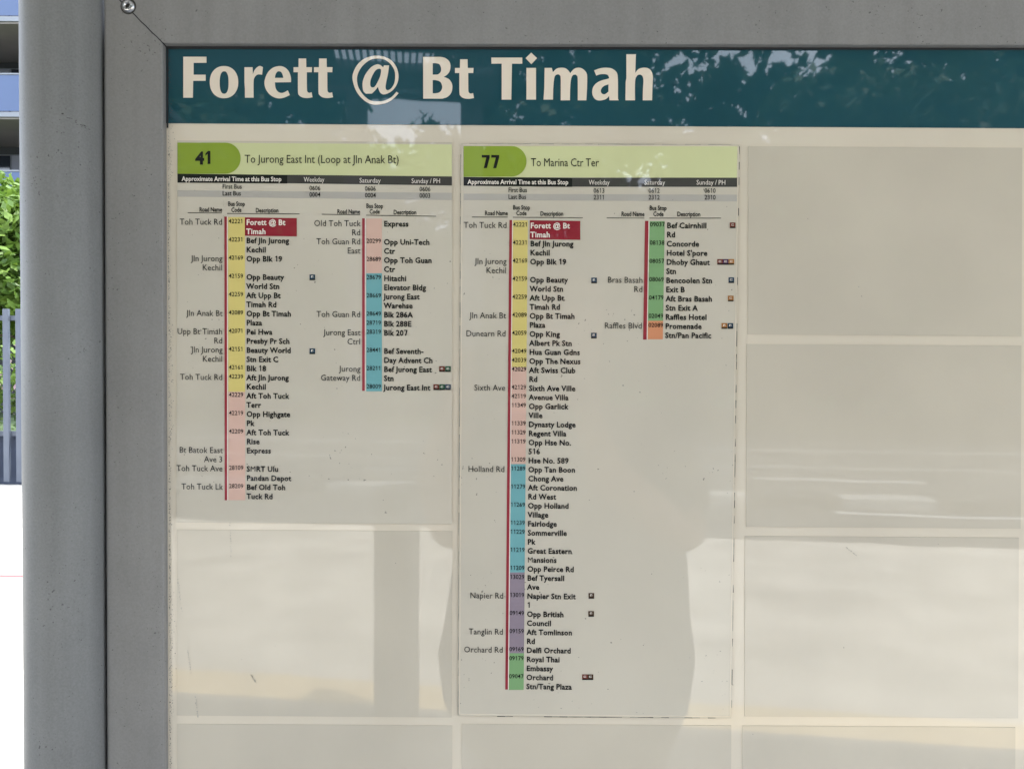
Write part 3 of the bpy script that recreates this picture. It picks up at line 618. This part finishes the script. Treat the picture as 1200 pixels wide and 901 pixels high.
# the tall sheet's clear edging: pale rim and dark dashes painted for the edge-gap shade and grime
def slit(pts, wd, mt, y, seed, br=0.35, name='edge_gap_dashes'):
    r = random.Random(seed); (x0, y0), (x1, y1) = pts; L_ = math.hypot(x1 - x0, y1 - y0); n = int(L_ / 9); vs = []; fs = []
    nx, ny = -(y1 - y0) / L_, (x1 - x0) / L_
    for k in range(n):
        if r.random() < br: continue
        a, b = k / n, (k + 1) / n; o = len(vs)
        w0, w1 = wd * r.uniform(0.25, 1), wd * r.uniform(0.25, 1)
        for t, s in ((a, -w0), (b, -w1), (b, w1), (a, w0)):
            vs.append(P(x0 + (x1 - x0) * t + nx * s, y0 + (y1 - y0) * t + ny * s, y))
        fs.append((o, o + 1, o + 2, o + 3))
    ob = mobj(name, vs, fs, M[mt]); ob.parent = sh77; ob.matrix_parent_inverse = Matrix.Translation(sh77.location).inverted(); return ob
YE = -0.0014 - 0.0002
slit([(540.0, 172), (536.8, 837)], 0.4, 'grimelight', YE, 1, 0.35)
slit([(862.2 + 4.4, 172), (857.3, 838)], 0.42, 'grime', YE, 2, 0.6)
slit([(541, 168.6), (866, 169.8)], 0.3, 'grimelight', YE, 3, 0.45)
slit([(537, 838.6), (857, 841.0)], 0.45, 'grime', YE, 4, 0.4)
for pts in ([(541.6, 171), (538.4, 837)], [(865.2, 171), (855.6, 839)], [(542, 170.2), (865, 171.0)], [(538, 836.8), (856, 839.4)]):
    (x0, y0), (x1, y1) = pts; L_ = math.hypot(x1 - x0, y1 - y0); nx, ny = -(y1 - y0) / L_ * 0.7, (x1 - x0) / L_ * 0.7
    quad('clear_rim', [(x0 - nx, y0 - ny), (x1 - nx, y1 - ny), (x1 + nx, y1 + ny), (x0 + nx, y0 + ny)] if abs(x1 - x0) > abs(y1 - y0) else [(x0 + nx, y0 + ny), (x0 - nx, y0 - ny), (x1 - nx, y1 - ny), (x1 + nx, y1 + ny)], M['board'], sh77, YE + 0.00002, 0.0002)
# water marks down the fold of the left sheet
grime_run(bpy.data.objects['route_sheet'], lambda t, r: ((262.0 - 0.3 * t, 218 + 260 * t), (r.gauss(0, 0.7), 0)), 120, 0.15, 0.45, -0.0015, M['grimelight'], 11, 'water_marks')
grime_run(panel, lambda t, r: ((215 + 960 * t, 180 + 700 * r.random()), (0, 0)), 22, 0.25, 0.7, -0.0022, M['grime'], 13, 'dirt_spots')
for pts in ([(208, 676), (213, 716)], [(220, 762), (224, 790)], [(269, 590), (271, 660)], [(229, 815), (232, 840)], [(294, 790), (300, 800)], [(990, 640), (1005, 652)]):
    (x0, y0), (x1, y1) = pts
    grime_run(panel, lambda t, r: ((x0 + (x1 - x0) * t, y0 + (y1 - y0) * t), (r.gauss(0, 0.35), 0)), 40, 0.15, 0.7, -0.0008, M['grimelight'], int(x0), 'scratch')
# scuff and chips on the post
def onpost(px, py):
    q = P(px, py, -0.032); dx = max(-0.0275, min(0.0275, q.x - XPOST)); return Vector((dx, -math.sqrt(0.0287 ** 2 - dx * dx) - 0.0052, q.z))
vs = []; fs = []; r = random.Random(4)
def chip(px, py, s1, s2):
    o = len(vs); k = r.choice([4, 5]); a0 = r.uniform(0, 6)
    for j in range(k): vs.append(onpost(px + math.cos(a0 + j * 2 * PI / k) * s1, py + math.sin(a0 + j * 2 * PI / k) * s2))
    fs.append(tuple(range(o, o + k)))
chip(75, 134.5, 1.3, 1.0)
for k in range(60):
    t = r.random(); chip(78 + 42 * t + r.gauss(0, .5), 138 + 21 * t + r.gauss(0, .9), r.uniform(.3, 1.1), r.uniform(.2, .45))
for k in range(70): chip(r.gauss(72, 22), 580 + 300 * r.random(), r.uniform(.2, .6), r.uniform(.2, .6))
o = mobj('scuff_marks', vs, fs, M['grime'], pst)
post(XO2 + (XO - XPOST), 'round grey steel post at the right end of the framed route board')
inpanel(boxobj('dark_gap_backing', XO - 0.035, XO + 0.004, 0.0352, 0.0358, ZB - 0.03, ZT + 0.03, M['darkgap'], None))  # dark plate added behind the post-to-frame gap so it reads dark
up = tag(boxobj('added_shade_panel', XO + 0.001, XO2 - 0.001, -0.0045, 0.034, ZO + 0.001, 2.72, M['frame'], None, 0.002), 'added plain grey panel above the framed route board, keeping the post dark', 'panel')  # unseen panel, added to keep bright light off the post's upper right side
# bridging bracket pieces between post and frame
for z in (0.95, 2.02):
    o = inpanel(boxobj('fixing_bracket', XO - 0.03, XO + 0.01, 0.036, 0.045, z, z + 0.06, M['frame'], None, 0.001))

# ------------------------------------------------------------ trees
def leaves(name, blobs, n, size, mt, parent, seed):
    r = random.Random(seed); vs = []; fs = []
    tot = sum(b[3] ** 2 for b in blobs)
    for (bx, by, bz, br) in blobs:
        for k in range(int(n * br * br / tot)):
            while True:
                d = Vector((r.gauss(0, 1), r.gauss(0, 1), r.gauss(0, 1)))
                if d.length > 0.1: break
            d.normalize(); d *= br * r.uniform(0.45, 1.08) ; d.z *= 0.75
            p = Vector((bx, by, bz)) + d
            s = size * r.uniform(0.6, 1.4)
            q = Euler((r.uniform(-1.1, 1.1), r.uniform(-1.1, 1.1), r.uniform(0, 6.28))).to_matrix()
            o = len(vs)
            for a, b in ((-s, 0), (0, -0.5 * s), (s, 0), (0, 0.5 * s)): vs.append(p + q @ Vector((a, b, 0)))
            fs.append((o, o + 1, o + 2, o + 3))
    return mobj(name, vs, fs, mt, parent)
def thin(o, f):
    # open irregular gaps in a crown: drop the leaves where a noise field is high
    bm = bmesh.new(); bm.from_mesh(o.data)
    bmesh.ops.delete(bm, geom=[fc for fc in bm.faces if f(fc.calc_center_median())], context='FACES')
    bm.to_mesh(o.data); bm.free()
def tree(x, y, h, R, label, cat='tree', mt='leafdark', n=5000, size=0.11, seed=1, group=None, low=0.35, gap=1.0, trunk=True):
    r = random.Random(seed); e = tag(empty('leafy_tree', (x, y, 0)), label, cat, group)
    bm = bmesh.new(); blobs = []
    tube(bm, (0, 0, -0.15), (0.1, 0.05, h * 0.5), 0.03 * h * 0.55, 0.018 * h * 0.6, 10)
    for k in range(16):
        a = r.uniform(0, 6.28); z = h * (low + (0.93 - low) * (k + 0.5) / 16)
        rr = R * math.sqrt(max(0.1, 1 - ((z / h - 0.6) / 0.48) ** 2)) * r.uniform(0.45, 0.95)
        c_ = Vector((math.cos(a) * rr, math.sin(a) * rr, z)); s = Vector((0.1, 0.05, min(h * 0.5, z * 0.75)))
        mid = (s + c_) / 2 + Vector((0, 0, 0.12 * R))
        tube(bm, s, mid, 0.012 * h * 0.5, 0.008 * h * 0.5, 6); tube(bm, mid, c_, 0.008 * h * 0.5, 0.003 * h, 6)
        blobs.append((c_.x, c_.y, c_.z, R * r.uniform(0.30, 0.48) * gap))
        for j in range(2):
            o = Vector((r.gauss(0, 1), r.gauss(0, 1), r.gauss(0, .6))) * R * 0.28
            blobs.append((c_.x + o.x, c_.y + o.y, c_.z + o.z, R * r.uniform(0.14, 0.26) * gap))
    bobj('trunk', bm, M['bark'], e, True)
    leaves('crown', blobs, n, size, M[mt], e, seed + 100)
    return e
far = [(-23, 22, 9.5, 4.6, 'broad dark tree leftmost across the road', 11000, 0.2), (-15, 22.5, 9.2, 4.6, 'wide low tree across the road, second from the left', 11000, 0.2), (-8, 22.5, 8.3, 3.9, 'low rounded tree across the road left of the louvred canopy', 10000, 0.18),
       (-1.5, 23.5, 8.0, 3.6, 'low tree across the road seen under the louvred canopy', 9000, 0.18), (4.6, 20.8, 8.8, 4.2, 'very dense dark tree across the road, right of the louvred canopy', 30000, 0.2),
       (10.2, 22.0, 9.4, 4.4, 'broad dark tree across the road opposite the empty slots', 22000, 0.2), (16.5, 21.6, 8.9, 4.4, 'spreading tree across the road, second from the right', 26000, 0.2), (23.5, 22.5, 9.8, 4.8, 'largest tree across the road, rightmost', 22000, 0.2)]
for i, (u, v, h, R, lb, nn, sz) in enumerate(far):
    p = uv(u, v); tree(p.x, p.y, h, R, lb, n=nn, size=sz, seed=20 + i, group='trees along the far side of the road', low=0.2, gap=1.2)
rw = random.Random(91); wb = []
for zone, (ua, ub, top) in enumerate(((-58, -11.3, 15.0), (-11.3, -6.3, 12.2), (-6.3, 45, 16.8))):
    uu = ua
    while uu < ub:
        zz = 2.0
        while zz < top - rw.uniform(0, 1.5):
            if rw.random() > 0.03:
                q = uv(uu + rw.uniform(-.5, .5), 30 + rw.uniform(-1.6, 1.6)); wb.append((q.x, q.y, zz + rw.uniform(-.4, .4), rw.uniform(1.2, 1.9)))
            zz += 1.55
        uu += 1.6
wd = leaves('woodland', wb, 160000, 0.31, M['leafdark'], None, 92); tag(wd, kind='stuff')
from mathutils import noise
holes = [(-(610 - a) / 870 * 31, 1.5 + (432 - b_) / 870 * 31, r_) for a, b_, r_ in ((790, 88, .8), (832, 62, .5), (862, 90, .7), (908, 76, .8), (930, 108, .6), (1012, 143, 1.0), (985, 68, .5), (1046, 136, .55), (1112, 100, .45), (1130, 96, .35), (892, 172, .6), (1150, 190, .4), (790, 150, .4), (604, 140, .35), (412, 140, .9), (518, 138, 1.1), (335, 142, .6))]
def gap(p):
    n_ = noise.noise(Vector((p.x * 0.9, 3.3, p.z * 0.9))) 
    
    return any((p.x - a) ** 2 + (p.z - b_) ** 2 < (r_ * (1 + 0.9 * noise.noise(Vector((p.x * 1.6, a, p.z * 1.6))))) ** 2 for a, b_, r_ in holes)
thin(wd, gap)
tag(wd, 'dark green mass of woodland behind the trees across the road', 'woodland')
# hedge across the road
r = random.Random(5); bl = [(uv(u, 26 + r.uniform(-1, 1)).x, uv(u, 26).y + r.uniform(-1, 1), r.uniform(0.6, 2.4), r.uniform(1.0, 1.7)) for u in [k * 1.3 - 40 for k in range(66)]]
hd = leaves('hedge', bl, 26000, 0.22, M['leafdark'], None, 9); tag(hd, 'long dense green hedge behind the trees across the road', 'hedge')

# louvred canopy over the path across the bay (seen mirrored in the title band)
AN = math.radians(8.8)
can = tag(empty('louvred_canopy', (0, -CAM_D, 0)), 'dark overhead canopy with rows of open louvres beside the road', 'canopy')
ux = Vector((math.cos(AN), -math.sin(AN), 0)); vx = Vector((-math.sin(AN), -math.cos(AN), 0))
def cbox(name, u0, u1, v0, v1, z0, z1, m):
    vs = [ux * u + vx * v + Vector((0, 0, z)) for z in (z0, z1) for (u, v) in ((u0, v0), (u1, v0), (u1, v1), (u0, v1))]
    fs = [(0, 1, 2, 3), (7, 6, 5, 4), (0, 4, 5, 1), (1, 5, 6, 2), (2, 6, 7, 3), (3, 7, 4, 0)]
    return mobj(name, vs, fs, m, can)
# distances here are from the camera; mirrored path adds CAM_D
H1 = 1.5 + 4.0
D0 = CAM_D
cbox('roof_panel', -14, 1.1, 6.4, 8.47, H1, H1 + 0.12, M['darkroof'])
cbox('roof_panel', -14, 1.1, 9.09, 9.73, H1, H1 + 0.12, M['darkroof'])
cbox('roof_panel', -14, 1.1, 9.93, 10.15, H1, H1 + 0.25, M['darkroof'])
cbox('roof_panel', -14, -3.9, 10.153, 13.2, H1, H1 + 0.12, M['darkroof'])
sm = cbox('louvre', -0.016, 0.014, 8.47, 9.09, H1, H1 + 0.05, M['darkroof'])
sm2 = cbox('louvre', -0.016, 0.014, 9.73, 9.93, H1, H1 + 0.05, M['darkroof'])
us = [-1.11 + 0.088 * k for k in range(25)]
for i, u in enumerate(us):
    for j, src in enumerate((sm, sm2)):
        o = src if i == 0 else src.copy()
        if i: COL.objects.link(o)
        o.location = ux * (u + (0 if j == 0 else -0.45))
cbox('roof_panel', -14, -1.13, 8.47, 9.09, H1, H1 + 0.12, M['darkroof'])
cbox('roof_panel', 1.02, 1.1, 8.47, 9.09, H1, H1 + 0.12, M['darkroof'])
cbox('roof_panel', -14, -1.58, 9.73, 9.93, H1, H1 + 0.12, M['darkroof'])
cbox('roof_panel', 0.57, 1.1, 9.73, 9.93, H1, H1 + 0.12, M['darkroof'])
for (u0, u1) in ((-1.05, -0.75), (0.62, 0.95), (-4.6, -4.3)):
    cbox('column', u0, u1, 9.94, 10.14, -0.15, H1 - 0.003, M['darkroof'])
p = Vector((-0.35, -12.9, 0)); tree(p.x, p.y, 4.7, 1.0, 'slender young tree beneath the louvred canopy', n=3500, size=0.09, seed=77, low=0.5)

# litter bin behind the photographer
lb = tag(empty('litter_bin', (-0.515, -2.55, 0), math.radians(12)), 'slim grey litter bin at the sunny edge of the shelter', 'bin')
boxobj('bin_body', -0.072, 0.072, -0.09, 0.09, 0.03, 0.92, M['binbody'], lb, 0.012)
boxobj('bin_lid', -0.08, 0.08, -0.10, 0.10, 0.923, 1.0, M['binlid'], lb, 0.015)
boxobj('opening', -0.05, 0.05, 0.088, 0.095, 0.76, 0.88, M['darkgap'], lb, 0.002)
boxobj('base', -0.06, 0.06, -0.08, 0.08, 0.0, 0.027, M['binlid'], lb)

# ------------------------------------------------------------ place behind the board, seen past the post at left
bx, by = -24.0, 22.4
ab = tag(empty('apartment_building', (bx, by, 0)), 'pale apartment block with blue glass balconies beyond the fence', 'building')
W2 = 13.5
def bb(name, x0, x1, y0, y1, z0, z1, m, par=None, bev=0): return boxobj(name, x0, x1, y0, y1, z0, z1, M[m], par or ab, bev)
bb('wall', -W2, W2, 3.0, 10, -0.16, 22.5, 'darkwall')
levels = [0.7 + 3.03 * k + 2.6 for k in range(6)]
levels = [3.30, 6.35, 9.33, 12.26, 15.2, 18.2]
for li, z in enumerate(levels):
    bb('balcony_slab', -W2, W2, 0.0, 2.99, z - 0.14, z, 'wall')
    bb('soffit', -W2, W2, 0.05, 2.98, z - 0.20, z - 0.143, 'soffit')
    n = 9
    for k in range(n):
        x0 = -W2 + 2 * W2 * k / n
        if z > 4: bb('balcony_glass', x0 + 0.02, x0 + 2 * W2 / n - 0.02, 0.04, 0.06, z + 0.05, z + 1.16, 'bglass')
        if z > 4: bb('handrail', x0 + 0.0, x0 + 2 * W2 / n - 0.004, 0.02, 0.08, z + 1.163, z + 1.21, 'wall')
        xa = x0 + 0.15
        f = bb('window', xa, xa + 2.3, 2.9, 2.97, z + 0.05, z + 2.5, 'wall')
        for j in range(3): 
            q = bb('pane', xa + 0.08 + j * 0.74, xa + 0.08 + j * 0.74 + 0.66, 2.87, 2.895, z + 0.1, z + 2.45, 'wglass' if (k + j + li) % 3 else 'curtain', ab)
            q.parent = f
        bb('column', x0 + 2 * W2 / n * 0.5 - 0.0, x0 + 2 * W2 / n * 0.5 + 0.32, 0.35, 0.75, z + 0.003, z + 2.75, 'wall')
for k in range(14):
    x0 = -W2 + k * 2
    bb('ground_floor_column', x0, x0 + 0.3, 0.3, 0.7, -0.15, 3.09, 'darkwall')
bb('roof', -W2 - 0.3, W2 + 0.3, -0.3, 10.3, 22.503, 22.9, 'wall')

# fence: upright bars, each a part
FYP = 8.60
fn = tag(empty('bar_fence', (-9, FYP, 0)), 'tall blue grey fence of upright bars in front of the shrubs', 'fence')
fb = boxobj('fence_bar', -0.035, 0.035, -0.02, 0.02, 0.05, 2.2, M['fence'], fn, 0.004)
k = 0
for x in [(-7.0 + 0.16 * i) for i in range(76)]:
    o = fb if k == 0 else fb.copy()
    if k: COL.objects.link(o)
    o.location = (x, 0, 0); k += 1
boxobj('rail', -7.1, 5.2, 0.022, 0.05, 2.06, 2.12, M['fence'], fn); boxobj('rail', -7.1, 5.2, 0.022, 0.05, 0.62, 0.68, M['fence'], fn)
pt = tag(boxobj('planter_wall', -16, -3.8, FYP + 0.1, FYP + 0.35, -0.15, 0.62, M['planter'], None, 0.01), 'low dark blue planter wall behind the bar fence', 'wall')
tree(-7.9, 11.9, 4.3, 1.8, 'bright green tree behind the bar fence left of the post', mt='leafbright', n=14000, size=0.085, seed=51, low=0.42)
tree(-12.5, 12.6, 5.0, 2.0, 'taller bright green tree behind the bar fence, farther left', mt='leafbright', n=9000, size=0.09, seed=52, low=0.42)
r = random.Random(15)
for i in range(7):
    x = -10.5 + i * 0.95; e = tag(empty('flowering_shrub', (x, 9.6, 0)), '%s green shrub with pale pink flowers behind the fence bars, %s' % (('round', 'wide')[i % 2], ('leftmost of the row', 'second from the left', 'third from the left', 'middle of the row', 'third from the right', 'second from the right', 'rightmost of the row')[i]) , 'shrub', 'flowering shrubs behind the bar fence')
    bl = [(r.uniform(-.35, .35), r.uniform(-.3, .3), r.uniform(0.5, 1.6), r.uniform(.28, .45)) for _ in range(9)]
    leaves('foliage', bl, 1600, 0.05, M['leafbright'], e, 60 + i); leaves('flowers', bl, 260, 0.045, M['flower'], e, 70 + i)
    bm = bmesh.new()
    for j in range(5): tube(bm, (0, 0, -0.15), (r.uniform(-.3, .3), r.uniform(-.2, .2), 1.2), 0.02, 0.008, 6)
    bobj('stem', bm, M['bark'], e)

# ------------------------------------------------------------ the photographer (seen mirrored in the glossy board)
def skin(name, nodes, edges, mt, parent, sub=2, smooth=True):
    me = bpy.data.meshes.new(name); me.from_pydata([n[0] for n in nodes], edges, []); me.materials.append(mt)
    o = bpy.data.objects.new(name, me); link(o, parent)
    md = o.modifiers.new('Skin', 'SKIN'); md.use_smooth_shade = True
    for i, n in enumerate(nodes):
        rr = n[1] if isinstance(n[1], tuple) else (n[1], n[1])
        me.skin_vertices[0].data[i].radius = rr; me.skin_vertices[0].data[i].use_root = (i == 0)
    sb = o.modifiers.new('Subdivision', 'SUBSURF'); sb.levels = sub; sb.render_levels = sub
    return o
PX, PY = 0.10, -0.95
pe = tag(empty('person', (PX, PY, 0)), 'person in dark shirt and trousers holding a phone up to the route board', 'person')
nodes = [((0, 0, 0.96), (0.14, 0.10))]; edges = []
def add(p, r, par):
    nodes.append((p, r)); edges.append((par, len(nodes) - 1)); return len(nodes) - 1
sp = add((0, 0, 1.12), (0.125, 0.09), 0); chst = add((0, -0.01, 1.30), (0.15, 0.10), sp); nk0 = add((0, 0.0, 1.42), (0.07, 0.06), chst)
nk = add((0, 0.02, 1.48), 0.052, nk0); jw = add((0, 0.045, 1.545), (0.058, 0.07), nk); hd_ = add((0, 0.035, 1.63), (0.072, 0.088), jw); tp = add((0, 0.03, 1.69), (0.055, 0.07), hd_)
no = add((0, 0.135, 1.585), 0.010, jw)
for s in (-1, 1):
    a = add((s * 0.17, -0.01, 1.385), 0.055, chst); el = add((s * 0.235, 0.07, 1.16), 0.042, a)
    tgx = s * 0.088 - PX; fo = add((tgx + s * 0.06, 0.24, 1.32), 0.036, el); wr = add((tgx + s * 0.02, 0.318, 1.43), (0.026, 0.022), fo)
    pm = add((tgx + s * 0.006, 0.345, 1.475), (0.034, 0.016), wr)
    for j in range(4):
        zz = 1.462 + j * 0.018; le = [0.030, 0.035, 0.034, 0.026][j]
        f1 = add((tgx + s * 0.004, 0.362, zz + 0.006), 0.0088, pm); f2 = add((tgx - s * 0.0, 0.362 + le * 0.5, zz + 0.008), 0.0080, f1); f3 = add((tgx - s * 0.016, 0.366 + le * 0.75, zz + 0.008), 0.0068, f2)
    t1 = add((tgx - s * 0.012, 0.338, 1.470), 0.0105, pm); t2 = add((tgx - s * 0.034, 0.352, 1.482), 0.0085, t1)
    h1 = add((s * 0.09, 0, 0.90), 0.095, 0); kn = add((s * 0.105, 0.02, 0.50), 0.06, h1); ank = add((s * 0.11, -0.02, 0.09), 0.038, kn); ft = add((s * 0.12, 0.13, 0.04), (0.042, 0.028), ank)
skin('body', nodes, edges, M['skin'], pe)
nodes = [((0, 0, 0.60), (0.275, 0.19))]; edges = []
sp = add((0, 0, 1.02), (0.285, 0.18), 0); chst = add((0, -0.01, 1.27), (0.25, 0.16), sp); nk0 = add((0, 0.0, 1.415), (0.085, 0.07), chst)
for s in (-1, 1):
    a = add((s * 0.18, -0.01, 1.375), 0.07, chst); el = add((s * 0.215, 0.05, 1.20), 0.08, a)
skin('shirt', nodes, edges, M['shirt'], pe)
nodes = [((0, 0, 0.96), (0.155, 0.115))]; edges = []
for s in (-1, 1):
    h1 = add((s * 0.09, 0, 0.86), 0.10, 0); kn = add((s * 0.105, 0.02, 0.50), 0.078, h1); ank = add((s * 0.11, -0.015, 0.10), 0.065, kn)
tx = bpy.data.textures.new('folds', 'CLOUDS'); tx.noise_scale = 0.16
sh_ = [o for o in pe.children if o.name.startswith('shirt')][0]
dm = sh_.modifiers.new('Displace', 'DISPLACE'); dm.texture = tx; dm.strength = 0.09; dm.mid_level = 0.5; dm.texture_coords = 'LOCAL'
skin('trousers', nodes, edges, M['trouser'], pe)
skin('hair', [((0, 0.0, 1.60), (0.07, 0.05)), ((0, 0.0, 1.68), (0.082, 0.085)), ((0, 0.02, 1.735), (0.065, 0.075))], [(0, 1), (1, 2)], M['hair'], pe)
for s in (-1, 1):
    skin('shoe', [((s * 0.11, -0.05, 0.05), (0.045, 0.045)), ((s * 0.118, 0.06, 0.045), (0.05, 0.04)), ((s * 0.122, 0.17, 0.035), (0.045, 0.03))], [(0, 1), (1, 2)], M['shoe'], pe)
    bm = bmesh.new(); bmesh.ops.create_uvsphere(bm, u_segments=12, v_segments=8, radius=0.011, matrix=Matrix.Translation((s * 0.031, 0.112, 1.625))); bobj('eye', bm, M['eye'], pe, True)
    skin('ear', [((s * 0.072, 0.02, 1.60), (0.012, 0.02)), ((s * 0.078, 0.015, 1.63), (0.012, 0.022))], [(0, 1)], M['skin'], pe, 1)
skin('mouth', [((-0.022, 0.108, 1.545), 0.005), ((0, 0.116, 1.545), 0.007), ((0.022, 0.108, 1.545), 0.005)], [(0, 1), (1, 2)], M['lips'], pe, 1)
ph = tag(empty('phone', (0, -CAM_D - 0.012, 1.5)), 'black phone held sideways in both hands', 'phone')
boxobj('phone_body', -0.078, 0.078, -0.009, 0.0, -0.037, 0.037, M['phone'], ph, 0.003)
bm = bmesh.new()
for x in (-0.012, 0.012): tube(bm, (x + 0.05, 0.0005, 0.02), (x + 0.05, 0.003, 0.02), 0.009, None, 20)
bobj('lens', bm, M['lens'], ph)
